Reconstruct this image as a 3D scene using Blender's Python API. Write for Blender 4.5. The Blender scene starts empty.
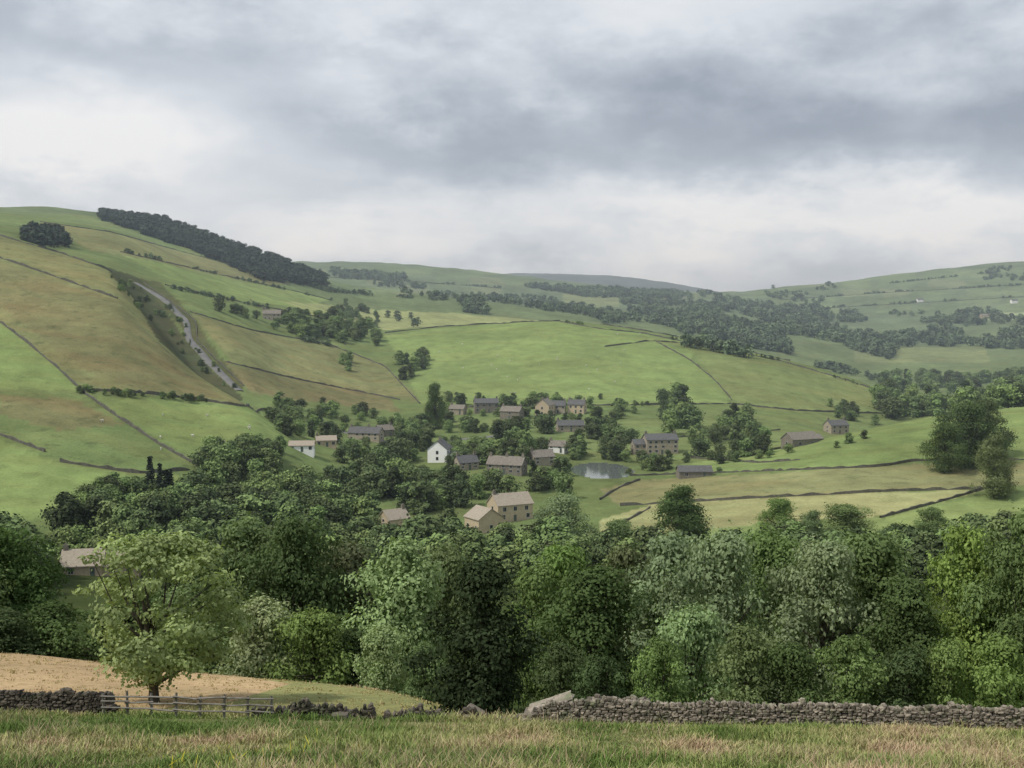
import bpy, math, random
import numpy as np
from mathutils import Vector
random.seed(7); rng=np.random.default_rng(7)
S=bpy.context.scene
F=1100.0; PITCH=math.atan(54/1100.0)
cp,sp=math.cos(PITCH),math.sin(PITCH)
def sight(px,py):
    a=(px-512)/F; b=(384-py)/F
    dy=cp+b*sp; dz=b*cp-sp
    return a/dy, dz/dy
# ---------------------------------------------------------------- mesh helpers
def mk_mesh(name,V,Q,mats=(),midx=None,attrs=None,smooth=False):
    V=np.asarray(V,dtype=np.float32).reshape(-1,3); Q=np.asarray(Q,dtype=np.int32).reshape(-1,4)
    me=bpy.data.meshes.new(name)
    me.vertices.add(len(V)); me.vertices.foreach_set('co',V.ravel())
    me.loops.add(Q.size); me.loops.foreach_set('vertex_index',Q.ravel())
    me.polygons.add(len(Q)); me.polygons.foreach_set('loop_start',np.arange(0,Q.size,4,dtype=np.int32))
    for m in mats: me.materials.append(m)
    if midx is not None: me.polygons.foreach_set('material_index',np.asarray(midx,dtype=np.int32))
    me.polygons.foreach_set('use_smooth',np.full(len(Q),smooth))
    me.update(calc_edges=True)
    if attrs:
        for k,(t,arr) in attrs.items():
            at=me.attributes.new(k,t,'POINT')
            at.data.foreach_set('color' if t=='FLOAT_COLOR' else 'value',np.asarray(arr,dtype=np.float32 if t!='INT' else np.int32).ravel())
    return me
def mk_obj(name,me,parent=None,loc=(0,0,0)):
    o=bpy.data.objects.new(name,me); S.collection.objects.link(o); o.location=loc
    if parent: o.parent=parent
    return o
# ---------------------------------------------------------------- node helpers
class NT:
    def __init__(s,nt): s.nt=nt; s.n=nt.nodes; s.l=nt.links
    def new(s,t,**k):
        n=s.n.new(t)
        for a,b in k.items(): setattr(n,a,b)
        return n
    def put(s,sock,v):
        if isinstance(v,bpy.types.NodeSocket): s.l.new(v,sock)
        else: sock.default_value=v
    def math(s,op,a,b=0.0,c=0.0,clamp=False):
        n=s.new('ShaderNodeMath',operation=op,use_clamp=clamp)
        s.put(n.inputs[0],a); s.put(n.inputs[1],b)
        return n.outputs[0]
    def noise(s,vec,scale,detail=4,rough=.55,dist=0):
        n=s.new('ShaderNodeTexNoise'); s.put(n.inputs['Vector'],vec)
        n.inputs['Scale'].default_value=scale; n.inputs['Detail'].default_value=detail
        n.inputs['Roughness'].default_value=rough; n.inputs['Distortion'].default_value=dist
        return n.outputs[0]
    def mapr(s,v,a,b,c,d):
        n=s.new('ShaderNodeMapRange'); s.put(n.inputs[0],v)
        for i,x in enumerate((a,b,c,d)): n.inputs[i+1].default_value=x
        return n.outputs[0]
    def mix(s,f,a,b,blend='MIX'):
        n=s.new('ShaderNodeMix',data_type='RGBA',blend_type=blend)
        s.put(n.inputs[0],f); s.put(n.inputs[6],a); s.put(n.inputs[7],b)
        return n.outputs[2]
def mat_base(name):
    m=bpy.data.materials.new(name); m.use_nodes=True; t=NT(m.node_tree)
    b=m.node_tree.nodes['Principled BSDF']; b.inputs['Roughness'].default_value=.9
    b.inputs['Specular IOR Level'].default_value=.15
    return m,t,b
def c4(c): return (c[0],c[1],c[2],1.0)
def leaf_mat(name,col,var=.35,trans=.3):
    m=bpy.data.materials.new(name); m.use_nodes=True; t=NT(m.node_tree); m.node_tree.nodes.remove(m.node_tree.nodes['Principled BSDF'])
    at=t.new('ShaderNodeAttribute',attribute_name='tone')
    oi=t.new('ShaderNodeObjectInfo')
    hs=t.new('ShaderNodeHueSaturation'); hs.inputs['Color'].default_value=c4(col)
    t.put(hs.inputs['Hue'],t.mapr(oi.outputs['Random'],0,1,.476,.502))
    r2=t.math('FRACT',t.math('MULTIPLY',oi.outputs['Random'],17.3))
    t.put(hs.inputs['Saturation'],t.mapr(r2,0,1,.78,1.0))
    t.put(hs.inputs['Value'],t.math('MULTIPLY',at.outputs['Fac'],t.mapr(r2,0,1,1-var,1+var)))
    df=t.new('ShaderNodeBsdfDiffuse'); t.l.new(hs.outputs[0],df.inputs[0]); out=df.outputs[0]
    if trans:
        tr=t.new('ShaderNodeBsdfTranslucent'); t.l.new(t.mix(1.0,hs.outputs[0],(1.1,1.15,.65,1),'MULTIPLY'),tr.inputs[0])
        mx=t.new('ShaderNodeMixShader'); mx.inputs[0].default_value=trans
        t.l.new(out,mx.inputs[1]); t.l.new(tr.outputs[0],mx.inputs[2]); out=mx.outputs[0]
    t.l.new(out,m.node_tree.nodes['Material Output'].inputs[0])
    return m
def noise_mat(name,c1,c2,scale,rough=.9,bump=0,detail=4,coord='Object'):
    m,t,b=mat_base(name); tc=t.new('ShaderNodeTexCoord')
    n=t.noise(tc.outputs[coord],scale,detail)
    t.put(b.inputs['Base Color'],t.mix(t.mapr(n,.3,.7,0,1),c4(c1),c4(c2))); b.inputs['Roughness'].default_value=rough
    return m
def attr_mat(name,rough=.9,trans=0):
    m=bpy.data.materials.new(name); m.use_nodes=True; t=NT(m.node_tree); m.node_tree.nodes.remove(m.node_tree.nodes['Principled BSDF'])
    at=t.new('ShaderNodeAttribute',attribute_name='col'); df=t.new('ShaderNodeBsdfDiffuse'); t.l.new(at.outputs['Color'],df.inputs[0]); t.l.new(df.outputs[0],m.node_tree.nodes['Material Output'].inputs[0])
    return m
# ---------------------------------------------------------------- terrain function
def pchip(x,y,xq):
    x=np.asarray(x,float); y=np.asarray(y,float); h=np.diff(x); d=np.diff(y)/h
    m=np.zeros_like(y)
    s=(d[:-1]*d[1:])>0
    w1=2*h[1:]+h[:-1]; w2=h[1:]+2*h[:-1]
    with np.errstate(divide='ignore',invalid='ignore'):
        mm=(w1+w2)/(w1/d[:-1]+w2/d[1:])
    m[1:-1]=np.where(s,mm,0); m[0]=d[0]; m[-1]=d[-1]
    xq=np.clip(xq,x[0],x[-1]); i=np.clip(np.searchsorted(x,xq)-1,0,len(x)-2)
    t=(xq-x[i])/h[i]; t2=t*t; t3=t2*t
    return (2*t3-3*t2+1)*y[i]+(t3-2*t2+t)*h[i]*m[i]+(-2*t3+3*t2)*y[i+1]+(t3-t2)*h[i]*m[i+1]
LAY=[
 [(-900,8,907),(512,8,907),(1900,8,907)],
 [(-900,28,768),(0,28,766),(512,28,770),(1024,28,776),(1900,28,780)],
 [(-900,48,700),(0,48,712),(200,48,717),(380,48,720),(520,48,722),(760,48,725),(1024,48,729),(1900,48,735)],
 [(-900,120,640),(0,85,652),(128,82,664),(256,76,676),(384,68,690),(460,60,708),(560,58,720),(700,58,722),(1024,58,726),(1900,58,730)],
 [(-900,150,620),(0,112,660),(128,110,680),(256,105,700),(384,98,712),(512,95,716),(700,95,715),(1024,95,715),(1900,95,715)],
 [(-900,190,600),(0,160,640),(128,155,660),(384,150,675),(640,150,675),(1024,150,665),(1900,150,650)],
 [(-900,240,570),(0,225,590),(128,220,600),(384,220,620),(640,220,605),(1024,220,590),(1900,220,560)],
 [(-900,320,500),(0,300,527),(128,300,540),(256,300,555),(384,300,560),(512,300,560),(640,300,548),(768,300,538),(896,300,534),(1024,300,528),(1900,300,500)],
 [(-900,450,360),(0,430,398),(128,410,432),(256,390,475),(384,390,503),(512,390,503),(600,395,499),(640,390,498),(768,380,488),(896,390,474),(1024,400,462),(1900,420,440)],
 [(-900,820,150),(0,750,235),(60,730,252),(110,700,270),(150,640,318),(190,570,368),(245,500,405),(290,480,436),(350,480,458),(384,480,461),(512,485,456),(600,492,462),(640,490,462),(700,490,458),(768,495,450),(850,510,432),(950,530,412),(1024,540,405),(1900,580,360)],
 [(-900,900,160),(0,800,239),(60,780,257),(110,750,277),(150,690,326),(190,620,374),(245,555,408),(290,540,428),(384,550,444),(512,560,437),(640,560,438),(768,570,438),(850,610,438),(950,640,426),(1024,660,420),(1900,700,380)],
 [(-900,1000,165),(0,950,224),(60,930,241),(110,900,258),(150,850,282),(190,800,303),(245,720,345),(290,690,380),(384,670,412),(512,670,410),(640,670,410),(768,680,412),(850,710,417),(900,730,418),(950,760,408),(1024,780,402),(1900,800,370)],
 [(-900,1300,170),(0,1200,214),(60,1150,222),(110,1150,232),(200,1100,272),(256,1050,295),(320,1020,312),(384,1000,331),(450,1000,327),(560,1000,321),(640,980,331),(760,930,355),(870,860,387),(900,840,404),(950,880,398),(1024,900,392),(1900,1000,365)],
 [(-900,1500,172),(0,1400,213),(110,1350,230),(200,1300,266),(256,1250,288),(320,1200,309),(384,1200,331),(450,1200,331),(560,1250,330),(640,1250,340),(760,1200,366),(870,1100,396),(950,1150,393),(1024,1200,384),(1900,1300,350)],
 [(-900,1800,170),(0,1700,208),(40,1700,207),(110,1700,214),(160,1680,222),(230,1650,246),(280,1620,264),(320,1620,280),(384,1700,292),(450,1700,300),(560,1800,310),(640,1800,318),(760,1750,333),(870,1700,346),(950,1700,350),(1024,1700,344),(1900,1800,320)],
 [(-900,2200,190),(0,2100,225),(110,2100,232),(200,2100,252),(256,2100,274),(320,2100,288),(384,2200,292),(450,2200,298),(560,2300,305),(640,2300,308),(700,2300,309),(760,2300,314),(870,2200,324),(950,2200,322),(1024,2200,316),(1900,2300,290)],
 [(-900,3200,250),(0,3200,250),(256,3200,261),(300,3200,262),(384,3200,264),(450,3200,269),(520,3200,277),(600,3200,285),(680,3200,293),(740,3200,291),(800,3200,286),(860,3200,280),(950,3200,268),(1024,3200,263),(1900,3200,240)],
 [(-900,4000,262),(0,4000,262),(400,4000,280),(500,4000,286),(600,4000,291),(700,4000,294),(760,4000,298),(860,4000,292),(1024,4000,276),(1900,4000,260)],
 [(-900,5200,268),(0,5200,270),(400,5200,281),(480,5200,276),(540,5200,274),(600,5200,275),(660,5200,282),(700,5200,289),(760,5200,297),(900,5200,300),(1024,5200,300),(1900,5200,300)],
 [(-900,9500,315),(512,9500,315),(1900,9500,315)],
]
UG=np.linspace(-1.15,1.15,1151); SG=np.linspace(math.log(8),math.log(9500),1600)
LY=[];LV=[]
for L in LAY:
    us=[];vs=[];ys=[]
    for (px,Y,py) in L:
        u,tz=sight(px,py); us.append(u); vs.append(tz); ys.append(math.log(Y))
    LY.append(pchip(us,ys,UG)); LV.append(pchip(us,vs,UG))
LY=np.array(LY);LV=np.array(LV)
for k in range(1,len(LY)): LY[k]=np.maximum(LY[k],LY[k-1]+.03)
G=np.zeros((len(UG),len(SG)))
for i in range(len(UG)): G[i]=pchip(LY[:,i],LV[:,i],SG)
ker=np.array([1,2,3,4,3,2,1.]);ker/=ker.sum()
Gp=np.pad(G,((3,3),(0,0)),mode='edge'); G=sum(ker[j]*Gp[j:j+len(UG)] for j in range(7))
T=rng.random((256,256))
def vn(x,y):
    xi=np.floor(x).astype(int); yi=np.floor(y).astype(int); fx=x-xi; fy=y-yi
    fx=fx*fx*(3-2*fx); fy=fy*fy*(3-2*fy)
    a=T[xi&255,yi&255];b=T[(xi+1)&255,yi&255];c=T[xi&255,(yi+1)&255];d=T[(xi+1)&255,(yi+1)&255]
    return (a*(1-fx)+b*fx)*(1-fy)+(c*(1-fx)+d*fx)*fy-.5
POND=None
def H(X,Y):
    X=np.asarray(X,float);Y=np.asarray(Y,float)
    Yc=np.clip(Y,8,9499); u=np.clip(X/Yc,-1.149,1.149)
    fu=(u-UG[0])/(UG[1]-UG[0]); fs=(np.log(Yc)-SG[0])/(SG[1]-SG[0])
    iu=np.clip(fu.astype(int),0,len(UG)-2); is_=np.clip(fs.astype(int),0,len(SG)-2); fu=fu-iu; fs=fs-is_
    v=(G[iu,is_]*(1-fs)+G[iu,is_+1]*fs)*(1-fu)+(G[iu+1,is_]*(1-fs)+G[iu+1,is_+1]*fs)*fu
    z=v*Yc
    z=np.where(Y<8,-1.7-.3555*Y+ (z*0),z)
    A=np.clip(Y,0,2500)
    z=z+vn(X/9,Y/9)*np.clip(.15+.0008*A,0,.7)*np.clip(Y/30,0,1)+vn(X/55+9,Y/55)*.0022*A+vn(X/210+3,Y/210+7)*.004*A
    if POND:
        x0,y0,rx,ry,zp=POND; r=np.sqrt(((X-x0)/rx)**2+((Y-y0)/ry)**2)
        w=np.clip((1.9-r)/.8,0,1); w=w*w*(3-2*w)
        tgt=np.where(r<1,zp-.8,zp+.25+np.clip(r-1.1,0,1)*1.0); z=z*(1-w)+tgt*w
    return z
YS=np.exp(np.linspace(math.log(9),math.log(9000),2600))
def hit(px,py,ymin=9,ymax=9000):
    u,tz=sight(px,py); m=(YS>=ymin)&(YS<=ymax); Y=YS[m]
    g=H(u*Y,Y)-tz*Y; k=np.where(g>=0)[0]
    if len(k)==0: j=int(np.argmax(g/Y)); y=Y[j]
    else:
        j=k[0]
        if j==0: y=Y[0]
        else: f=g[j-1]/(g[j-1]-g[j]); y=Y[j-1]+(Y[j]-Y[j-1])*f
    x=u*y; return float(x),float(y),float(H(x,y))
def atY(px,Y):
    x=(px-512)/F/cp*Y*1.0
    z=float(H(x,Y))
    for _ in range(3):
        py=384-F*((z/Y)*cp+sp)/(cp-(z/Y)*sp); u,_t=sight(px,py); x=u*Y; z=float(H(x,Y))
    return x,Y,z
def proj(x,y,z):
    d=y*cp-z*sp; return 512+F*x/d, 384-F*(z*cp+y*sp)/d
u0,t0=sight(602,472); POND=(u0*462,462.0,13.0,26.0,-59.2)
def dens(poly,step=14):
    out=[]
    for i in range(len(poly)-1):
        a,b=poly[i],poly[i+1]; n=max(1,int(math.hypot(b[0]-a[0],b[1]-a[1])/step))
        for j in range(n): out.append((a[0]+(b[0]-a[0])*j/n,a[1]+(b[1]-a[1])*j/n))
    out.append(poly[-1]); return out
# ---------------------------------------------------------------- terrain mesh
ud=np.linspace(-.52,.52,580); ex=.52+np.cumsum(np.linspace(.004,.05,34))
U=np.concatenate([-ex[::-1],ud,ex])
R=np.concatenate([np.linspace(-44,6,14),np.exp(np.linspace(math.log(8),math.log(9400),760))])
YY,UU=np.meshgrid(R,U,indexing='ij'); XX=UU*(YY+50); ZZ=H(XX,YY)
nr,nc=XX.shape
idx=np.arange(nr*nc).reshape(nr,nc)
Q=np.stack([idx[:-1,:-1],idx[:-1,1:],idx[1:,1:],idx[1:,:-1]],-1).reshape(-1,4)
PX=XX.ravel();PY=YY.ravel()
base=np.array([.14,.185,.07]); far=np.array([.125,.165,.095])  # second colour: distant grass with aerial haze painted in as extra blue
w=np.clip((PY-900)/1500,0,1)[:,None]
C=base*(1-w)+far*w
C[PY>4300]=(.10,.115,.115)  # remotest moor, heather dark with haze blue mixed into the colour
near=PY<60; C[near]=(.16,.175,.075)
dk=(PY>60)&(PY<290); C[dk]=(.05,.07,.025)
A=np.full(len(PX),.5)
def paint(poly,color,ymin=9,ymax=9000,rough=.5):
    pts=dens(list(poly)+[poly[0]]); P=np.array([hit(a,b,ymin,ymax)[:2] for a,b in pts[:-1]])
    lo=P.min(0);hi=P.max(0); m=np.where((PX>=lo[0])&(PX<=hi[0])&(PY>=lo[1])&(PY<=hi[1]))[0]
    if len(m)==0: return
    x=PX[m];y=PY[m]; ins=np.zeros(len(m),bool); n=len(P)
    for i in range(n):
        x1,y1=P[i];x2,y2=P[(i+1)%n]
        if y1==y2: continue
        c=((y1>y)!=(y2>y))&(x<(x2-x1)*(y-y1)/(y2-y1)+x1); ins^=c
    C[m[ins]]=color; A[m[ins]]=rough
BR=(.185,.245,.088); MG=(.145,.195,.075); OL=(.185,.20,.088); BN=(.172,.172,.08); DK=(.07,.082,.04); YL=(.26,.29,.125)
paint([(-60,650),(0,652),(128,664),(256,676),(384,689),(470,707),(470,716),(380,718),(200,715),(0,710),(-60,709)],(.27,.28,.12),40,120,.3)
paint([(-60,648),(0,650),(128,662),(250,677),(290,684),(230,702),(120,712),(0,709),(-60,708)],(.47,.35,.20),40,120,.2)
# left spur
paint([(-80,225),(0,236),(60,253),(112,271),(150,318),(190,368),(250,408),(200,400),(140,393),(80,390),(60,370),(30,345),(0,322),(-80,280)],OL,380,790,.8)
paint([(-80,235),(0,262),(60,282),(118,300),(150,335),(190,372),(225,400),(140,390),(95,375),(50,345),(0,305),(-80,270)],BN,380,790,.8)
paint([(-80,290),(0,322),(30,345),(60,370),(80,390),(0,388),(-80,380)],BR,300,790,.4)
paint([(-80,380),(0,388),(80,392),(140,425),(205,470),(140,475),(60,462),(0,435),(-80,420)],MG,290,790,.8)
paint([(0,395),(75,400),(125,425),(60,430),(0,415)],BN,290,790,.8)
paint([(90,396),(200,402),(260,410),(290,440),(215,468),(160,440)],BR,300,600,.5)
paint([(-80,425),(0,440),(60,464),(150,478),(205,472),(210,490),(150,500),(60,515),(0,525),(-80,520)],BR,270,600,.4)
paint([(100,265),(140,278),(165,310),(182,335),(215,372),(245,400),(225,400),(190,370),(160,345),(135,300)],DK,560,900,1)
paint([(140,278),(160,282),(195,320),(215,350),(245,385),(240,392),(205,360),(180,325),(150,295)],(.09,.105,.045),560,1000,1)
# rear left slopes
paint([(0,212),(110,216),(200,250),(300,290),(200,268),(120,250),(60,240),(0,225)],MG,820,1700,.8)
paint([(40,222),(110,232),(220,262),(290,285),(240,285),(160,262),(90,250)],OL,820,1600,.8)
paint([(125,256),(200,272),(290,290),(330,300),(300,308),(240,300),(160,275)],BR,700,1500,.5)
paint([(165,285),(230,300),(300,312),(380,325),(385,350),(330,340),(250,325),(190,310)],MG,650,1400,.6)
paint([(190,312),(250,330),(330,345),(385,365),(420,402),(360,392),(280,378),(230,360)],OL,560,1100,.7)
paint([(225,362),(300,380),(390,398),(400,412),(340,405),(290,400),(250,392)],BN,560,1000,.9)
paint([(280,300),(380,310),(470,314),(560,320),(440,326),(385,330),(320,320)],YL,900,1500,.3)
# central hill
paint([(385,336),(440,328),(520,322),(560,322),(640,333),(700,345),(690,360),(720,385),(730,402),(640,405),(520,404),(420,404),(405,370)],BR,600,1020,.35)
paint([(600,330),(700,344),(780,360),(870,388),(888,412),(800,412),(735,405),(715,380),(690,350)],(.172,.215,.083),600,1020,.6)
paint([(560,320),(600,318),(700,330),(780,352),(760,354),(660,336)],MG,850,1300,.5)
paint([(440,408),(640,408),(760,412),(700,430),(560,425)],MG,520,760,.6)
paint([(560,432),(640,420),(780,415),(890,418),(820,445),(740,455),(640,460),(560,455)],(.155,.20,.077),490,760,.6)
# right
paint([(700,462),(768,451),(850,433),(950,413),(1060,402),(1060,460),(915,462),(800,470),(720,474),(640,476)],BR,380,600,.4)
paint([(600,490),(640,480),(760,474),(915,463),(1060,462),(1060,485),(980,488),(760,498),(620,506)],(.215,.225,.105),330,600,.6)
paint([(600,520),(650,505),(760,498),(900,492),(985,490),(940,502),(880,516),(760,524),(600,540)],(.31,.32,.15),280,500,.3)
paint([(880,520),(940,502),(1060,488),(1060,528),(960,530)],(.21,.27,.10),280,500,.3)
paint([(600,540),(760,524),(880,518),(960,530),(1060,530),(1060,545),(600,555)],(.21,.27,.10),250,500,.3)
def fpatch(x0,y0,wd,hg,c,ymin=1500): 
    j=lambda s:random.uniform(-s,s)
    paint([(x0+j(4),y0+j(1)),(x0+wd+j(6),y0+j(2)),(x0+wd+j(6),y0+hg+j(2)),(x0+j(6),y0+hg+j(1))],c,ymin,4200,.4)
FC_HAZED=[(.15,.195,.10),(.125,.165,.085),(.165,.195,.11),(.11,.145,.08),(.135,.18,.095)]  # distant field greens, aerial haze painted in as raised blue
for x0 in range(300,520,34):
    for y0 in (268,277,286): fpatch(x0,y0,31,8,random.choice(FC_HAZED))
for x0 in range(760,1060,40):
    for y0 in (270,279,288,297,306): fpatch(x0+random.uniform(-9,9),y0,36,8,random.choice(FC_HAZED),2000)
for x0 in range(520,700,45):
    for y0 in (292,300): fpatch(x0,y0,40,7,random.choice(FC_HAZED),1500)
fpatch(560,292,60,14,(.17,.2,.10)); fpatch(850,348,140,14,(.18,.215,.10),1200); fpatch(985,312,60,7,(.3,.36,.2),1500)
colf=np.concatenate([C,A[:,None]],1)
m,t,b=mat_base('grassland'); tc=t.new('ShaderNodeTexCoord'); O=tc.outputs['Object']
at=t.new('ShaderNodeAttribute',attribute_name='col'); 
n1=t.noise(O,.011,4,.6,.4); n2=t.noise(O,.09,4,.65); n3=t.noise(O,1.3,4,.7)
mp=t.new('ShaderNodeMapping'); mp.inputs['Scale'].default_value=(.25,1,1); t.l.new(O,mp.inputs[0]); n4=t.noise(mp.outputs[0],.05,4,.6,.8)
k1=t.mapr(n1,.3,.7,.76,1.24); k2=t.mapr(n2,.3,.7,.80,1.20); k3=t.mapr(n3,.3,.7,.82,1.18)
k=t.math('MULTIPLY',t.math('MULTIPLY',k1,k2),k3)
vm=t.new('ShaderNodeVectorMath',operation='SCALE'); t.l.new(at.outputs['Color'],vm.inputs[0]); t.l.new(k,vm.inputs['Scale'])
br=t.mix(1.0,vm.outputs[0],(1.12,.93,.95,1),'MULTIPLY')
f=t.math('MULTIPLY',t.mapr(n4,.42,.62,0,1),at.outputs['Alpha'])
c1=t.mix(f,vm.outputs[0],br)
n5=t.noise(O,.16,5,.7); f2=t.math('MULTIPLY',t.mapr(n5,.54,.66,0,.65),at.outputs['Alpha'])
c2=t.mix(f2,c1,(.065,.08,.038,1))
df=t.new('ShaderNodeBsdfDiffuse'); t.l.new(c2,df.inputs[0]); t.l.new(df.outputs[0],m.node_tree.nodes['Material Output'].inputs[0])
bp=t.new('ShaderNodeBump'); bp.inputs['Distance'].default_value=.25; bp.inputs['Strength'].default_value=.6; t.l.new(n3,bp.inputs['Height']); t.l.new(bp.outputs[0],df.inputs['Normal'])
V=np.stack([PX,PY,ZZ.ravel()],-1)
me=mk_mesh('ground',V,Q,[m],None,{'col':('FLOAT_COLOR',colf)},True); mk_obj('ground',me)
# ---------------------------------------------------------------- pond
wm,t,b=mat_base('water'); b.inputs['Base Color'].default_value=(.14,.16,.15,1); b.inputs['Roughness'].default_value=.05; b.inputs['Specular IOR Level'].default_value=1; b.inputs['IOR'].default_value=1.5
tc=t.new('ShaderNodeTexCoord'); n=t.noise(tc.outputs['Object'],1.5,3); bp=t.new('ShaderNodeBump'); bp.inputs['Distance'].default_value=.008; t.l.new(n,bp.inputs['Height']); t.l.new(bp.outputs[0],b.inputs['Normal'])
x0,y0,rx,ry,zp=POND; V=[(x0,y0,zp)];Q=[]
N=48
for i in range(N):
    a=i/N*2*math.pi; V.append((x0+math.cos(a)*rx*1.15,y0+math.sin(a)*ry*1.15,zp))
for i in range(0,N,2): Q.append((0,1+i,1+(i+1)%N,1+(i+2)%N))
mk_obj('pond_water',mk_mesh('pond_water',V,Q,[wm]))
# ---------------------------------------------------------------- strips: road and walls
def lane(name,poly,width,mat,ymin,ymax,off=.25):
    P=np.array([hit(a,b,ymin,ymax) for a,b in dens(poly,4)]); 
    for _ in range(3): P[1:-1,:2]=(P[:-2,:2]+P[2:,:2]+2*P[1:-1,:2])/4
    d=np.gradient(P[:,:2],axis=0); d/=np.linalg.norm(d,axis=1)[:,None]+1e-9; nrm=np.stack([-d[:,1],d[:,0]],-1)
    V=[];Q=[]
    for i,p in enumerate(P):
        for s,dz in((-.7,-1.2),(-.5,off),(0,off+.06),(.5,off),(.7,-1.2)):
            x,y=p[:2]+nrm[i]*s*width; V.append((x,y,float(H(*(p[:2]+nrm[i]*max(-.5,min(.5,s))*width)))+dz))
        if i:
            a=(i-1)*5
            for k in range(4): Q.append((a+k,a+k+1,a+5+k+1,a+5+k))
    return mk_obj(name,mk_mesh(name,V,Q,[mat],None,None,True))
asph=noise_mat('asphalt',(.13,.13,.13),(.2,.2,.19),.15)
lane('road',[(136,283),(150,291),(166,301),(176,312),(189,323),(186,333),(190,342),(201,352),(208,362),(222,374),(230,383),(240,391)],3.8,asph,600,1100,.45)
lane('road',[(330,428),(372,440),(420,446),(455,440),(500,436)],4,asph,480,640,.3)
wallm=noise_mat('gritstone_dark',(.075,.075,.06),(.15,.14,.115),.8,.95)
def rwall(poly,h=1.25,ymin=150,ymax=4300,name='dry_stone_wall',th=.6):
    P=np.array([hit(a,b,ymin,ymax) for a,b in dens(poly,4)])
    pts=[P[0]]
    for p in P[1:]:
        if np.hypot(*(p[:2]-pts[-1][:2]))>1.5: pts.append(p)
    if len(pts)<2: return
    P=np.array(pts)
    for _ in range(2): P[1:-1,:2]=(P[:-2,:2]+P[2:,:2]+2*P[1:-1,:2])/4
    out=[]
    for i in range(len(P)-1):
        n=max(1,int(np.hypot(*(P[i+1,:2]-P[i,:2]))/3.0)); n=min(n,25)
        for j in range(n): out.append(P[i,:2]+(P[i+1,:2]-P[i,:2])*j/n)
    out.append(P[-1,:2]); P=np.array(out)
    d=np.gradient(P,axis=0); d/=np.linalg.norm(d,axis=1)[:,None]+1e-9; nn=np.stack([-d[:,1],d[:,0]],-1)
    z=H(P[:,0],P[:,1]); V=[];Q=[]
    for i in range(len(P)):
        hh=h*random.uniform(.55,1.25)
        if random.random()<.09: hh*=.3
        a=P[i]-nn[i]*th/2; c=P[i]+nn[i]*th/2; a2=P[i]-nn[i]*th*.32; c2=P[i]+nn[i]*th*.32
        V+=[(a[0],a[1],z[i]-1),(a2[0],a2[1],z[i]+hh),(c2[0],c2[1],z[i]+hh),(c[0],c[1],z[i]-1)]
        if i:
            k=(i-1)*4
            for q in range(3): Q.append((k+q,k+q+1,k+q+5,k+q+4))
    mk_obj(name,mk_mesh(name,V,Q,[wallm]))
WL=[[(-60,240),(0,258),(50,275),(118,299)],[(-40,300),(0,322),(30,345),(60,370),(80,390)],[(80,390),(110,412),(160,445),(205,470)],
[(80,390),(140,393),(200,400),(250,408),(275,412)],[(-40,420),(0,435),(45,452)],[(60,462),(140,474),(190,470)],[(-40,226),(0,236),(60,253),(112,271)]]
for w_ in WL: rwall(w_,1.2,270,790)
for w_ in [[(120,252),(200,270),(290,290),(330,300)],[(190,312),(250,330),(330,345),(385,366),(420,404)],[(40,222),(110,232),(220,262),(290,286)],[(225,362),(300,380),(400,400)],[(165,285),(230,300),(300,314),(380,328)],[(250,300),(280,318)],[(330,318),(345,345)],[(144,283),(176,306),(197,322),(196,340),(214,358),(244,386)]]: rwall(w_,1.0,560,1600)
for w_ in [[(385,333),(440,327),(520,322),(560,321)],[(560,322),(600,329),(640,333),(700,345),(780,361),(850,381),(872,389)],[(605,347),(650,341),(695,344)],[(655,341),(690,360),(715,380),(732,400)],[(730,404),(800,411),(888,414)],[(600,318),(700,331),(790,353)],[(440,408),(560,406),(730,404)]]: rwall(w_,1.15,560,1350)
for w_ in [[(630,476),(720,473),(800,470),(880,467),(915,461),(1060,460)],[(600,500),(618,488),(640,480)],[(620,506),(760,498),(900,491),(985,489)],[(880,518),(940,502),(985,489)],[(720,462),(768,451),(800,445)],[(640,440),(700,436),(780,430)],[(690,458),(760,463),(800,460)],[(600,536),(650,508)]]: rwall(w_,.9,270,640)
for w_ in [[(300,276),(400,281),(500,288)],[(780,300),(900,292),(1040,284)],[(760,312),(900,304),(1040,296)],[(560,292),(620,294),(690,300)]]: rwall(w_,1.4,1450,4100,'field_hedge',2)
# ---------------------------------------------------------------- trees
bark=noise_mat('bark',(.05,.042,.032),(.11,.095,.075),6,.95)
def tube(P,Rr,seg=6):
    P=np.array(P,float); V=[];Q=[]
    for i,p in enumerate(P):
        d=P[min(i+1,len(P)-1)]-P[max(i-1,0)]; d/=np.linalg.norm(d)+1e-9
        a=np.cross(d,(0,0,1) if abs(d[2])<.9 else (1,0,0)); a/=np.linalg.norm(a); c=np.cross(d,a)
        for k in range(seg):
            an=k/seg*2*math.pi; V.append(p+(a*math.cos(an)+c*math.sin(an))*Rr[i])
        if i:
            for k in range(seg): Q.append(((i-1)*seg+k,(i-1)*seg+(k+1)%seg,i*seg+(k+1)%seg,i*seg+k))
    return np.array(V),np.array(Q)
PROF={'round':lambda t:np.sqrt(np.clip(1-(2*t-1)**2,0,1))*(.75+.25*(1-t))+.08,
      'tall':lambda t:np.clip(np.sin(np.pi*np.clip(t,0,1)**.8),0,1)**.6*.95+.05,
      'dome':lambda t:np.sqrt(np.clip(1-t**2.6,0,1))*.98*(0.82+.18*np.clip(t*4,0,1))+.04}
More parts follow.
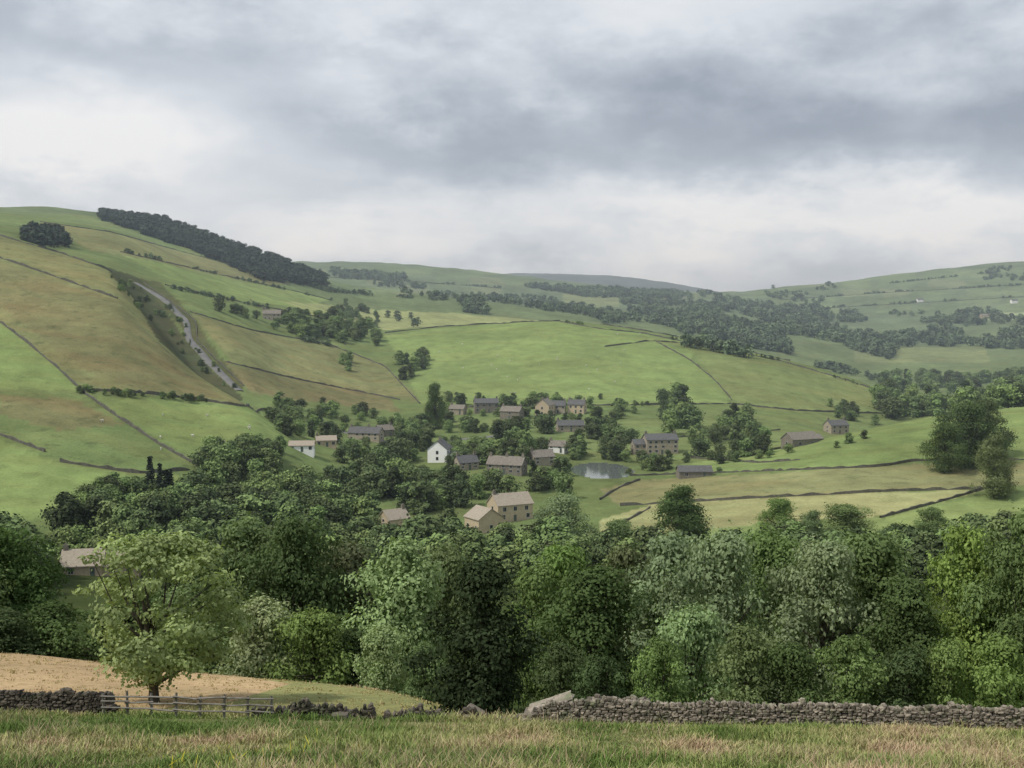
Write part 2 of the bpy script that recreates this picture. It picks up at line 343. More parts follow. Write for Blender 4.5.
def tree_mesh(name,shape,asp,trunk,ncl,nleaf,ls,seed,mat,rcl=.2,flat=.75,ltr=.4,ragged=.3):
    r=np.random.default_rng(seed); ph=1-trunk
    ph1,ph2=r.random(2)*6.28; cc=[];cr=[]
    for i in range(ncl):
        tt=r.random()**.85; a=r.random()*6.28
        rad=asp/2*PROF[shape](tt)*(1+.2*math.sin(2*a+ph1+3*tt)+.13*math.sin(3*a+ph2-4*tt))
        q=rad*(r.random()**.4 if r.random()<.8 else r.random())
        c_r=rcl*asp*(.4+.9*r.random())*(.65+.35*(1-tt))
        q=max(0,q-c_r*.45)
        z=trunk+ph*tt; z=min(z,1-c_r*flat*.8)
        cc.append((q*math.cos(a),q*math.sin(a),z)); cr.append(c_r)
    cc=np.array(cc);cr=np.array(cr)
    pr=cr**2;pr/=pr.sum(); ci=r.choice(ncl,nleaf,p=pr)
    d=r.normal(size=(nleaf,3)); d/=np.linalg.norm(d,axis=1)[:,None]
    d[:,2]=np.where(r.random(nleaf)<.45,np.abs(d[:,2]),d[:,2])
    rad=cr[ci]*(1.15-.5*r.random(nleaf)**1.6)
    rad*=1+ragged*np.sin(d[:,0]*7+ci)*np.sin(d[:,1]*6+ci*2)+.15*np.sin(d[:,2]*9+ci)
    rad*=1+.35*(r.random(nleaf)<.08)
    P=cc[ci]+d*rad[:,None]*np.array([1,1,flat])
    P[:,2]=np.maximum(P[:,2],trunk*.5)
    Nn=d+r.normal(size=(nleaf,3))*ltr+np.array([0,0,.3]); Nn/=np.linalg.norm(Nn,axis=1)[:,None]
    tv=np.cross(Nn,r.normal(size=(nleaf,3))); tv/=np.linalg.norm(tv,axis=1)[:,None]+1e-9; bv=np.cross(Nn,tv)
    s=ls*(.5+.9*r.random(nleaf))[:,None]
    V=np.stack([P+tv*s,P+bv*s*.62,P-tv*s,P-bv*s*.62],1).reshape(-1,3)
    Q=np.arange(nleaf*4).reshape(-1,4)
    ct=.72+.56*r.random(ncl); tone=ct[ci]*(.85+.3*r.random(nleaf))
    tone=np.repeat(tone,4)
    midx=np.zeros(nleaf,int)
    tr=.018+.012*asp; top=trunk+ph*.6
    parts=[([(0,0,-.03),(r.normal()*.004,0,trunk*.5),(r.normal()*.012,r.normal()*.012,trunk),(r.normal()*.03,r.normal()*.03,top)],[tr*1.35,tr,tr*.85,tr*.25])]
    nl=min(ncl,26)
    for j in r.choice(ncl,nl,replace=False):
        c=cc[j]; zb=min(c[2]-.02,trunk+ph*.45)*(.55+.4*r.random()); zb=max(zb,trunk*.55)
        mid=np.array([c[0]*.5,c[1]*.5,zb+(c[2]-zb)*.35])+r.normal(size=3)*.012
        parts.append(([(0,0,zb),mid,c+np.array([0,0,.2*cr[j]])],[tr*.35,tr*.22,tr*.06]))
    off=len(V); Vs=[V];Qs=[Q]; mi=[midx]; to=[tone]
    for P_,R_ in parts:
        v,q=tube(P_,R_,6); Vs.append(v);Qs.append(q+off);mi.append(np.ones(len(q),int));to.append(np.ones(len(v))); off+=len(v)
    return mk_mesh(name,np.concatenate(Vs),np.concatenate(Qs),[mat,bark],np.concatenate(mi),{'tone':('FLOAT',np.concatenate(to))})
def spruce_mesh(name,nl,ls,seed,mat,asp=.36):
    r=np.random.default_rng(seed); t=r.random(nl)**1.3; lay=np.floor(t*16)/16+r.random(nl)*.02
    a=r.random(nl)*6.28; rad=asp/2*(1-lay)*(.45+.6*r.random(nl)**.5)*(1+.15*np.sin(a*5+lay*40))
    z=.06+.94*lay-rad*.35; P=np.stack([rad*np.cos(a),rad*np.sin(a),z+.02],-1)
    Nn=np.stack([np.cos(a)*.5,np.sin(a)*.5,np.ones(nl)],-1)+r.normal(size=(nl,3))*.4; Nn/=np.linalg.norm(Nn,axis=1)[:,None]
    tv=np.cross(Nn,r.normal(size=(nl,3))); tv/=np.linalg.norm(tv,axis=1)[:,None]; bv=np.cross(Nn,tv); s=ls*(.6+.8*r.random(nl))[:,None]
    V=np.stack([P+tv*s,P+bv*s*.6,P-tv*s,P-bv*s*.6],1).reshape(-1,3); Q=np.arange(nl*4).reshape(-1,4)
    v,q=tube([(0,0,-.02),(0,0,.5),(0,0,.97)],[.02,.012,.003]); tone=np.concatenate([np.repeat(.75+.5*r.random(nl),4),np.ones(len(v))])
    return mk_mesh(name,np.concatenate([V,v]),np.concatenate([Q,q+len(V)]),[mat,bark],np.concatenate([np.zeros(nl,int),np.ones(len(q),int)]),{'tone':('FLOAT',tone)})
LM={'dark':leaf_mat('leaf_dark',(.085,.138,.045),.12),'vdark':leaf_mat('leaf_deep_green',(.034,.06,.022),.05,.15),'mid':leaf_mat('leaf_mid',(.155,.238,.075),.15),'light':leaf_mat('leaf_light',(.28,.37,.15),.1),
    'grey':leaf_mat('leaf_greygreen',(.24,.335,.155),.12),'lime':leaf_mat('leaf_lime',(.19,.275,.075),.12),'olive':leaf_mat('leaf_olive',(.14,.175,.075),.1)}
wmid=leaf_mat('woodland_leaf',(.115,.172,.06),.6,0); wfar_hazed=leaf_mat('far_woodland_leaf',(.09,.13,.07),.4,0); wplan=leaf_mat('plantation_leaf',(.046,.062,.044),.2,0); con=leaf_mat('conifer_needle',(.03,.045,.028),.2,0)  # distant woodland leaf is bluer: aerial haze put into its colour
HP={}
HP['ash']=[tree_mesh('ash','dome',.98,.13,75,15000,.0145,12,LM['light'],.125,.7,.5,.35)]
HP['oak']=[tree_mesh('oak%d'%i,'dome',.85,.08,70,21000,.0135,20+i,LM['mid'],.19) for i in range(4)]
HP['tall']=[tree_mesh('syc%d'%i,'tall',.62,.06,60,18000,.0135,40+i,LM['mid'],.24) for i in range(3)]
HP['dense']=[tree_mesh('dense','tall',.8,.04,80,18000,.016,60,LM['dark'],.2)]
HP['bush']=[tree_mesh('bush%d'%i,'dome',1.05,.0,38,8000,.023,70+i,LM['light'],.23) for i in range(3)]
def tree(name,px,Y,top,wpx,kind,colr,base=None):
    if base is not None: x,y,z=hit(px,base,40,400)
    else: x,y,z=atY(px,Y)
    u,tz=sight(px,top); h=tz*y-z
    me=random.choice(HP[kind]); asp={'ash':.98,'oak':.85,'tall':.62,'dense':.8,'bush':1.05}[kind]
    wm_=wpx/F*y*1.0; o=mk_obj(name,me,None,(x,y,z-.15)); s=h/ .98
    o.scale=(wm_/asp,wm_/asp,s); o.rotation_euler=(0,0,random.uniform(0,6.28))
    o.material_slots[0].link='OBJECT'; o.material_slots[0].material=LM[colr]
    return o
tree('ash_tree',154,55,538,172,'ash','light',base=702)
tree('sycamore_tree',482,52,566,118,'dense','vdark',base=717)
tree('hawthorn_bush',631,52,652,36,'bush','lime',base=716)
FG=[('oak_tree',0,118,532,118,'oak','dark'),('oak_tree',-70,110,520,150,'oak','mid'),
('sycamore_tree',240,108,527,140,'oak','mid'),('sycamore_tree',295,104,524,120,'oak','dark'),('oak_tree',192,125,556,90,'oak','dark'),('ash_tree',345,112,548,95,'tall','olive'),
('hawthorn_bush',262,88,602,85,'bush','light'),('hawthorn_bush',312,86,612,80,'bush','mid'),('hawthorn_bush',205,96,618,90,'bush','mid'),
('willow_tree',402,96,545,100,'tall','grey'),('ash_tree',448,108,553,90,'oak','mid'),('hawthorn_bush',385,78,628,60,'bush','grey'),('hawthorn_bush',425,76,645,44,'bush','mid'),
('sycamore_tree',540,92,568,95,'oak','mid'),('sycamore_tree',592,84,572,110,'tall','dark'),('oak_tree',560,110,552,110,'oak','mid'),('ash_tree',625,104,552,95,'oak','olive'),
('willow_tree',668,92,540,95,'tall','grey'),('willow_tree',722,86,540,115,'oak','grey'),('hawthorn_bush',690,74,610,85,'bush','grey'),('oak_tree',768,98,538,110,'oak','mid'),
('willow_tree',822,84,548,120,'oak','grey'),('ash_tree',872,88,540,105,'tall','mid'),('oak_tree',905,78,585,85,'tall','dark'),('sycamore_tree',962,80,532,115,'oak','lime'),
('sycamore_tree',1020,76,520,110,'oak','mid'),('oak_tree',1085,80,510,130,'oak','mid'),('oak_tree',1160,84,510,140,'oak','mid'),('oak_tree',-150,120,520,150,'oak','dark'),
('hawthorn_bush',560,68,645,66,'bush','dark'),('hawthorn_bush',600,66,655,56,'bush','dark'),('hawthorn_bush',660,68,640,60,'bush','mid'),('hawthorn_bush',745,68,630,80,'bush','mid'),
('hawthorn_bush',790,67,645,70,'bush','dark'),('hawthorn_bush',850,67,638,76,'bush','mid'),('hawthorn_bush',905,66,650,70,'bush','dark'),('hawthorn_bush',945,66,642,60,'bush','lime'),('hawthorn_bush',1000,66,640,80,'bush','mid'),
('hawthorn_bush',350,88,630,60,'bush','dark'),('oak_tree',50,110,604,90,'bush','dark'),('hawthorn_bush',110,108,612,90,'bush','dark'),('hawthorn_bush',140,110,596,90,'bush','dark'),('hawthorn_bush',0,105,610,80,'bush','dark')]
for f_ in FG: tree(*f_)
for (px,Y,top,wp,k,cn) in [(680,285,488,68,'oak','dark'),(778,290,500,48,'oak','mid'),(845,280,506,60,'oak','mid'),(812,270,512,40,'oak','mid'),(900,270,525,50,'bush','dark'),(932,285,508,40,'oak','mid'),(993,345,437,46,'oak','olive'),
   (968,400,405,60,'oak','dark'),(945,390,425,40,'oak','dark'),(985,415,402,50,'oak','dark'),(565,300,497,60,'oak','grey'),(620,270,522,60,'oak','mid'),(435,600,385,24,'oak','dark')]:
    tree('oak_tree',px,Y,top,wp,k,cn)
def proto_coll(name,meshes):
    c=bpy.data.collections.new(name)
    for i,me in enumerate(meshes):
        o=bpy.data.objects.new(name+'_%d'%i,me); c.objects.link(o)
    return c
PM=proto_coll('woodland_tree',[tree_mesh('wt%d'%i,['dome','round','tall'][i%3],[.9,.85,.65][i%3],.05,26,2000,.042,100+i,wmid,.27) for i in range(6)])
PF=proto_coll('far_tree',[tree_mesh('ft%d'%i,['dome','round'][i%2],1.0,.02,9,170,.13,120+i,wfar_hazed,.36) for i in range(4)])
PP=proto_coll('plantation_tree',[tree_mesh('pt%d'%i,['dome','tall'][i%2],.8,.02,9,170,.13,130+i,wplan,.36) for i in range(3)])
PC=proto_coll('conifer',[spruce_mesh('cf%d'%i,500,.06,140+i,con) for i in range(3)])
def gn(coll):
    ng=bpy.data.node_groups.new('scatter_'+coll.name,'GeometryNodeTree')
    ng.interface.new_socket('Geometry',in_out='INPUT',socket_type='NodeSocketGeometry'); ng.interface.new_socket('Geometry',in_out='OUTPUT',socket_type='NodeSocketGeometry')
    n=ng.nodes;l=ng.links; gi=n.new('NodeGroupInput');go=n.new('NodeGroupOutput'); ip=n.new('GeometryNodeInstanceOnPoints'); ci=n.new('GeometryNodeCollectionInfo')
    ci.inputs['Collection'].default_value=coll; ci.inputs['Separate Children'].default_value=True; ci.inputs['Reset Children'].default_value=True
    def na(nm,ty):
        a=n.new('GeometryNodeInputNamedAttribute'); a.data_type=ty; a.inputs['Name'].default_value=nm; return a.outputs['Attribute']
    l.new(gi.outputs[0],ip.inputs['Points']); l.new(ci.outputs[0],ip.inputs['Instance']); ip.inputs['Pick Instance'].default_value=True
    l.new(na('pi','INT'),ip.inputs['Instance Index'])
    cx=n.new('ShaderNodeCombineXYZ'); l.new(na('rz','FLOAT'),cx.inputs[2]); l.new(cx.outputs[0],ip.inputs['Rotation'])
    cs=n.new('ShaderNodeCombineXYZ'); w_=na('sw','FLOAT'); l.new(w_,cs.inputs[0]); l.new(w_,cs.inputs[1]); l.new(na('sc','FLOAT'),cs.inputs[2]); l.new(cs.outputs[0],ip.inputs['Scale'])
    l.new(ip.outputs[0],go.inputs[0]); return ng
GN={c.name:gn(c) for c in (PM,PF,PP,PC)}
def scatter_obj(name,pts,coll):
    if not pts: return
    P=np.array(pts); n=len(P)
    me=mk_mesh(name,P[:,:3],np.zeros((0,4)),[],None,{'sc':('FLOAT',P[:,3]),'sw':('FLOAT',P[:,3]*rng.uniform(.85,1.3,n)),'rz':('FLOAT',rng.uniform(0,6.28,n)),'pi':('INT',rng.integers(0,12,n))})
    o=mk_obj(name,me); md=o.modifiers.new('scatter','NODES'); md.node_group=GN[coll.name]
HOUSES=[]
def inpoly(x,y,P):
    c=False;n=len(P)
    for i in range(n):
        x1,y1=P[i];x2,y2=P[(i+1)%n]
        if (y1>y)!=(y2>y) and x<(x2-x1)*(y-y1)/(y2-y1)+x1: c=not c
    return c
def wood(name,poly,n,h0,h1,coll,ymin=150,ymax=4300,cl=None):
    xs=[p[0] for p in poly];ys=[p[1] for p in poly]; pts=[];tr=0
    while len(pts)<n and tr<n*14:
        tr+=1; x=random.uniform(min(xs),max(xs));y=random.uniform(min(ys),max(ys))
        if not inpoly(x,y,poly): continue
        h=random.uniform(h0,h1)
        q=hit(x,y+3,ymin,ymax); q=hit(x,y+.5*h*F/q[1],ymin,ymax)
        X,Y,Z=q
        if cl and float(vn(np.array([X/cl[0]]),np.array([Y/cl[0]/1.5]))[0])<cl[1]: continue
        bpx,bpy_=proj(X,Y,Z); tpx,tpy=proj(X,Y,Z+h); ok=True; hw=h*.5*F/Y
        for (hx,hwid,hb,ht,hY) in HOUSES:
            if abs(bpx-hx)<hwid+hw*.6:
                if Y<hY+5 and tpy<hb-.35*(hb-ht) and Y>hY-190: ok=False;break
                if abs(Y-hY)<9: ok=False;break
        if POND and ((X-POND[0])/18)**2+((Y-POND[1])/32)**2<1: ok=False
        if abs(bpx-602)<24 and Y<430 and tpy<480: ok=False
        if ok: pts.append((X,Y,Z-.2,h))
    scatter_obj(name,pts,coll)
def hedge(poly,h0,h1,coll,ymin,ymax,step=3.0,gap=.25,name='hedgerow'):
    pts=[]
    for (a,b_) in dens(poly,step):
        if float(vn(np.array([a/14]),np.array([b_/9]))[0])<gap-.5: continue
        X,Y,Z=hit(a,b_,ymin,ymax); pts.append((X+random.gauss(0,1),Y+random.gauss(0,2),Z-.2,random.uniform(h0,h1)))
    scatter_obj(name,pts,coll)
# ---------------------------------------------------------------- houses
stone=noise_mat('gritstone_wall',(.27,.235,.18),(.40,.35,.27),1.2,.95); stoned=noise_mat('gritstone_wall_dark',(.15,.135,.11),(.25,.225,.185),1.2,.95); sand=noise_mat('sandstone_wall',(.42,.34,.235),(.52,.43,.31),1.2,.95)
white=noise_mat('white_render',(.8,.8,.78),(.86,.86,.84),.6,.8)
slate=noise_mat('stone_slate_roof',(.15,.135,.115),(.25,.225,.19),1.5,.85); slated=noise_mat('dark_slate_roof',(.08,.08,.08),(.14,.14,.14),1.5,.8); slatep=noise_mat('pale_stone_roof',(.29,.25,.20),(.39,.34,.27),1.5,.85)
glass,t,b=mat_base('window_glass'); b.inputs['Base Color'].default_value=(.02,.025,.03,1); b.inputs['Roughness'].default_value=.1
frame=noise_mat('painted_frame',(.5,.5,.47),(.62,.62,.6),3,.5); doorm=noise_mat('door_paint',(.08,.1,.09),(.1,.13,.11),3,.6)
BQ=[(0,1,2,3),(7,6,5,4),(0,4,5,1),(1,5,6,2),(2,6,7,3),(3,7,4,0)]
class MB:
    def __init__(s): s.V=[];s.Q=[]
    def box(s,x0,x1,y0,y1,z0,z1):
        k=len(s.V); s.V+=[(x0,y0,z0),(x0,y1,z0),(x1,y1,z0),(x1,y0,z0),(x0,y0,z1),(x0,y1,z1),(x1,y1,z1),(x1,y0,z1)]; s.Q+=[tuple(k+i for i in q) for q in BQ]
    def hexa(s,v): k=len(s.V); s.V+=v; s.Q+=[tuple(k+i for i in q) for q in BQ]
    def obj(s,name,mat,par): 
        if s.V: return mk_obj(name,mk_mesh(name,s.V,s.Q,[mat]),par)
def block(M,x,y,w,d,h,rise,chim,win,gabx=True,storeys=2,z0=0):
    W=M['walls'];Rf=M['roof']; x0,x1,y0,y1=x-w/2,x+w/2,y-d/2,y+d/2
    W.box(x0,x1,y0,y1,-2.5+z0,h+z0)
    k=len(W.V); hz=h+z0; tz=hz+rise
    W.V+=[(x0,y0,hz),(x0,y1,hz),(x0,y,tz),(x0,y+.01,tz),(x1,y0,hz),(x1,y1,hz),(x1,y,tz),(x1,y+.01,tz)]
    W.Q+=[(k,k+1,k+3,k+2),(k+4,k+6,k+7,k+5),(k,k+2,k+6,k+4),(k+1,k+5,k+7,k+3)]
    o=.35; th=.22; sl=rise/(d/2); 
    for s in(-1,1):
        ye=y+s*(d/2+o); ze=hz-sl*o
        Rf.hexa([(x0-.3,y,tz+.05),(x0-.3,ye,ze+.05),(x1+.3,ye,ze+.05),(x1+.3,y,tz+.05),(x0-.3,y,tz+.05+th),(x0-.3,ye,ze+.05+th),(x1+.3,ye,ze+.05+th),(x1+.3,y,tz+.05+th)])
    for c in chim:
        cx=x0+.6+c*(w-1.2); M['chimney'].box(cx-.5,cx+.5,y-.4,y+.4,tz-.6,tz+1.3); M['chimney'].box(cx-.25,cx+.25,y-.15,y+.15,tz+1.3,tz+1.7)
    n=win
    for st in range(storeys):
        zz=z0+.9+st*(h-.4)/storeys; wh=min(1.35,(h/storeys)*.5)
        for i in range(n):
            cx=x0+w*(i+.5)/n+random.uniform(-.4,.4)
            if random.random()<.12: continue
            for s in(-1,1):
                yf=y+s*d/2
                if st==0 and i==n//2 and s==-1:
                    M['door'].box(cx-.5,cx+.5,min(yf,yf+s*.05),max(yf,yf+s*.05),z0,z0+2.05); continue
                M['frames'].box(cx-.64,cx+.64,min(yf,yf+s*.05),max(yf,yf+s*.05),zz-.1,zz+wh+.08)
                M['windows'].box(cx-.56,cx-.04,min(yf+s*.05,yf+s*.08),max(yf+s*.05,yf+s*.08),zz,zz+wh); M['windows'].box(cx+.04,cx+.56,min(yf+s*.05,yf+s*.08),max(yf+s*.05,yf+s*.08),zz,zz+wh)
        if gabx:
            for s,xf in((-1,x0),(1,x1)):
                M['frames'].box(min(xf,xf+s*.05),max(xf,xf+s*.05),y-.62,y+.62,zz-.1,zz+wh+.1); M['windows'].box(min(xf+s*.05,xf+s*.08),max(xf+s*.05,xf+s*.08),y-.5,y+.5,zz,zz+wh)
def house(name,px,py,rot,blocks,wall,roof,ymin=150,ymax=2500):
    X,Y,Z=hit(px,py,ymin,ymax); e=bpy.data.objects.new(name,None); S.collection.objects.link(e); e.location=(X,Y,Z); e.rotation_euler=(0,0,math.radians(rot))
    M={k:MB() for k in('walls','roof','chimney','windows','frames','door')}
    wmax=0;hm=0
    for b_ in blocks: block(M,**b_); wmax=max(wmax,abs(b_['x'])+b_['w']/2); hm=max(hm,b_['h']+b_['rise'])
    for k,mt in(('walls',wall),('roof',roof),('chimney',stoned),('windows',glass),('frames',frame),('door',doorm)): M[k].obj(k,mt,e)
    HOUSES.append((px,wmax*F/Y*max(.6,abs(math.cos(math.radians(rot)))),py,py-hm*F/Y,Y))
def B(x,y,w,d,h,rise=2.4,chim=(0,1),win=4,storeys=2,gabx=True,z0=0): return dict(x=x,y=y,w=w,d=d,h=h,rise=rise,chim=chim,win=win,storeys=storeys,gabx=gabx,z0=z0)
house('stone_farmhouse',484,530,-58,[B(0,0,9,9,4.2,3,(),2,1)],sand,slatep)
house('stone_farmhouse',510,519,28,[B(0,0,13,8,5.4,3.2,(0,),3)],sand,slatep)
house('stone_cottage',394,527,40,[B(0,0,8,6,3.0,2.6,(1,),2)],sand,slatep)
house('stone_cottage',98,573,12,[B(-3,0,9,8,2.6,3,(0,),2,1),B(5.5,0,8,7,2.2,2.6,(),2,1)],sand,slatep,100)
house('white_house',440,461,78,[B(0,0,9,8.5,5.6,3.4,(.5,),2),B(2,-7,6,5,3,1.6,(),2,1)],white,slated)
house('white_bungalow',302,451,5,[B(0,0,10,6,2.5,1.6,(),3,1)],white,slatep)
house('stone_cottage',326,446,14,[B(0,0,9,6,2.8,1.8,(0,),3,1)],sand,slatep)
house('terraced_houses',366,440,-16,[B(0,0,17,7,3.8,2.8,(0,.6),5)],stone,slated)
house('stone_cottage',384,436,40,[B(0,0,9,6,3.4,2.4,(1,),2)],stoned,slate)
house('stone_house',486,412,8,[B(0,0,14,8,5.6,2.4,(0,1),4,2)],stoned,slated)
house('stone_cottage',458,414,-18,[B(0,0,9,6.5,3.2,2.2,(0,),2)],stone,slate)
house('stone_cottage',512,419,-24,[B(0,0,12,7,4.6,2.6,(0,1),3)],stoned,slate)
house('stone_house',545,415,68,[B(0,0,10,8.5,6,3.4,(0,1),3)],sand,slate)
house('stone_cottage',558,413,-8,[B(0,0,9,7,4.6,2.6,(1,),3)],stone,slated)
house('stone_house',577,413,-18,[B(0,0,10,7,5.2,2.6,(0,1),3)],sand,slated)
house('stone_cottage',570,431,8,[B(0,0,14,7,3.2,2.4,(0,),3)],stone,slated)
house('mill_house',660,453,8,[B(0,0,15,9,6.6,2.4,(0,1),5,3),B(-10,1,6,7,4.4,2,(),2)],stone,slated)
house('terraced_houses',507,473,-20,[B(0,0,15,7,3.8,2.9,(0,.5,1),5)],stoned,slate)
house('stone_cottage',541,464,25,[B(0,0,10,6.5,3.4,2.6,(0,),3)],stone,slate)
house('stone_cottage',466,469,30,[B(0,0,9,6,3,2.6,(0,1),3)],stone,slated)
house('white_cottage',558,452,-20,[B(0,0,8,6,3.0,2.2,(0,),2)],white,slate)
house('stone_barn',694,477,2,[B(0,0,13,7,2.5,1.9,(),2,1,False)],stoned,slated)
house('stone_farmhouse',836,433,18,[B(0,0,12,8,4.8,2.8,(0,1),3)],stone,slated)
house('stone_barn',800,446,26,[B(0,0,15,8,3.4,2.8,(),2,1),B(10,3,7,6,2.8,1.8,(),2,1)],stoned,slate)
house('stone_farmhouse',272,320,10,[B(0,0,14,8,5,3,(0,1),4)],stone,slate,700)
house('white_farmhouse',920,302,5,[B(0,0,14,8,5,3,(0,1),3)],white,slated,1500,4000)
house('white_farmhouse',1014,303,5,[B(0,0,14,8,5,3,(0,1),3)],white,slated,1500,4000)
house('stone_farmhouse',985,318,5,[B(0,0,20,9,5,3,(0,1),4)],sand,slate,1500,4000)
# ---------------------------------------------------------------- woods
wood('valley_woodland',[(-60,545),(50,535),(60,512),(110,500),(170,500),(205,515),(260,504),(330,510),(420,515),(460,535),(520,540),(640,545),(640,575),(200,575),(60,580),(-60,585)],160,8,13,PM,140,420)
wood('valley_woodland',[(640,548),(760,542),(860,547),(1080,532),(1080,570),(640,575)],70,8,12,PM,140,290)
wood('valley_woodland',[(200,462),(280,455),(300,475),(350,458),(400,450),(430,468),(420,500),(330,512),(200,515),(165,505),(188,485)],85,7,12,PM,250,560)
wood('valley_woodland',[(410,472),(470,470),(560,470),(570,488),(535,488),(480,486),(450,500),(410,505)],45,6,10,PM,250,560)
wood('village_trees',[(495,425),(548,420),(556,445),(505,450)],14,8,12,PM,400,700)
wood('village_trees',[(275,398),(330,402),(400,415),(420,430),(330,425),(285,420)],34,5,9,PM,450,760)
wood('village_trees',[(440,395),(600,394),(640,412),(600,428),(440,428)],90,4,8,PM,520,760)
wood('village_trees',[(585,425),(630,430),(640,455),(562,462),(545,448)],26,6,10,PM,470,700)
wood('village_trees',[(660,395),(695,390),(700,425),(668,428)],12,9,14,PM,500,760)
wood('village_trees',[(715,398),(745,402),(750,425),(715,425)],8,8,12,PM,500,760)
wood('village_trees',[(690,430),(765,430),(765,452),(690,452)],22,6,10,PM,480,700)
wood('village_trees',[(830,402),(870,408),(880,420),(840,420)],8,6,9,PM,500,760)
wood('village_trees',[(320,425),(430,420),(440,455),(340,455)],44,5,9,PM,460,700)
wood('village_trees',[(440,440),(590,445),(570,470),(440,465)],46,5,9,PM,430,700)
wood('village_trees',[(620,455),(690,455),(690,470),(640,468)],12,4,7,PM,430,700)
wood('hill_copse',[(398,350),(425,352),(422,378),(402,375)],12,8,11,PM,600,1000)
wood('hill_copse',[(338,355),(352,355),(352,366),(338,366)],3,7,9,PM,600,1000)
wood('wooded_slope',[(875,378),(930,350),(1060,355),(1060,400),(960,408),(900,414),(875,398)],190,10,16,PM,560,1300)
wood('wooded_slope',[(620,300),(700,290),(760,302),(860,310),(980,308),(1060,325),(1060,347),(900,342),(885,360),(820,356),(740,342),(640,320)],1250,9,16,PF,1050,3300,(110,-.15))
wood('wooded_slope',[(462,293),(520,295),(600,303),(640,318),(600,321),(520,313),(465,309)],300,8,13,PF,1100,2600,(90,-.12))
wood('upland_plantation',[(100,211),(160,217),(230,240),(325,273),(325,284),(260,275),(200,249),(100,216)],1100,9,13,PP,1300,2300)
wood('hill_copse',[(22,226),(60,229),(72,245),(25,240)],60,8,12,PP,800,1300)
wood('hillside_trees',[(210,300),(260,315),(330,312),(345,300),(378,308),(378,342),(330,338),(260,324)],110,6,11,PM,700,1400,(60,-.15))
wood('hillside_trees',[(385,312),(430,318),(425,324),(388,322)],6,8,10,PF,900,1400)
wood('far_woodland',[(330,268),(405,274),(405,281),(335,276)],130,9,13,PF,1700,3300)
wood('far_woodland',[(525,284),(690,290),(690,297),(530,294)],360,9,14,PF,2400,4000,(150,-.2))
wood('far_woodland',[(855,285),(1000,280),(1010,288),(860,296)],130,9,13,PF,2000,3300,(150,0))
wood('far_woodland',[(700,292),(1060,262),(1060,310),(760,318)],160,8,12,PF,1500,3300,(140,.15))
wood('far_woodland',[(300,268),(460,280),(460,300),(300,288)],70,8,11,PF,1500,3300,(140,.15))
wood('hillside_trees',[(600,320),(700,328),(850,354),(880,377),(860,378),(760,354),(620,332)],110,6,11,PF,850,1400,(80,0))
wood('wooded_slope',[(250,405),(300,412),(330,432),(290,432)],14,6,9,PM,470,760)
wood('hill_copse',[(202,446),(285,442),(290,454),(205,464)],40,6,9,PM,380,700)
wood('hedgerow_shrubs',[(90,270),(135,280),(165,315),(150,320),(125,292)],30,2,4,PM,560,1000)
wood('hedgerow_shrubs',[(150,295),(180,310),(200,350),(240,385),(225,390),(180,350)],26,2,4.5,PM,560,1000)
wood('hedgerow_shrubs',[(100,480),(170,488),(195,498),(60,508)],22,5,8,PM,250,500)
wood('conifer_trees',[(140,475),(172,473),(172,496),(142,496)],4,12,15,PC,200,400)
wood('hedgerow_shrubs',[(700,455),(800,447),(870,430),(870,436),(800,455),(700,465)],14,3,5,PM,450,560)
for p_ in [[(300,276),(400,281),(500,288)],[(780,300),(900,292),(1040,284)],[(760,312),(900,304),(1040,296)],[(880,280),(900,305)],[(750,296),(850,288),(1000,272)],[(310,290),(380,296),(460,302)]]: hedge(p_,3,7,PF,1450,4100,2.2,.45)
for p_ in [[(125,252),(200,271),(290,291),(330,301)],[(165,287),(230,301),(300,315)],[(190,312),(250,331),(330,346)]]: hedge(p_,2,5,PF,620,1600,3,.5)
for p_ in [[(560,322),(640,333),(700,345),(780,361),(872,389)],[(630,476),(720,473),(800,470)],[(440,408),(560,406),(730,404)],[(80,392),(200,401),(270,411)],[(620,506),(760,498)]]: hedge(p_,1.5,3.5,PM,270,1050,3,.62)
# ---------------------------------------------------------------- sheep
L3=[(a,b_,c) for a in(-1,0,1) for b_ in(-1,0,1) for c in(-1,0,1) if (a,b_,c)!=(0,0,0)]
ix={p:i for i,p in enumerate(L3)}; SQ=[]
for ax in range(3):
    for s in(-1,1):
        o=[i for i in range(3) if i!=ax]
        for a in(-1,0):
            for b_ in(-1,0):
                f4=[]
                for (p,q) in((a,b_),(a+1,b_),(a+1,b_+1),(a,b_+1)):
                    v=[0,0,0]; v[ax]=s; v[o[0]]=p; v[o[1]]=q; f4.append(ix[tuple(v)])
                if (s>0)!=(ax==1): SQ.append(tuple(f4))
                else: SQ.append(tuple(f4[::-1]))
L3=np.array(L3,float); SB=L3/(np.linalg.norm(L3,axis=1)[:,None]**.45); BALL=L3/np.linalg.norm(L3,axis=1)[:,None]; SQ=np.array(SQ)
wool=noise_mat('sheep_wool',(.55,.52,.45),(.68,.65,.58),6,.95)
Vs=[];Qs=[];off=0
for c,s in(((0,0,.68),(.52,.26,.27)),((.5,0,.82),(.18,.13,.16)),((.68,0,.9),(.16,.09,.1)),((-.5,0,.72),(.1,.09,.16)),((.62,.12,.96),(.04,.08,.03)),((.62,-.12,.96),(.04,.08,.03))):
    Vs.append(BALL*np.array(s)+np.array(c)); Qs.append(SQ+off); off+=26
for x_,y_ in((.32,.13),(.32,-.13),(-.34,.13),(-.34,-.13)):
    v,q=tube([(x_,y_,.6),(x_+(.02 if x_>0 else -.05),y_,.3),(x_,y_,0)],[.07,.045,.035],6); Vs.append(v);Qs.append(q+off);off+=len(v)
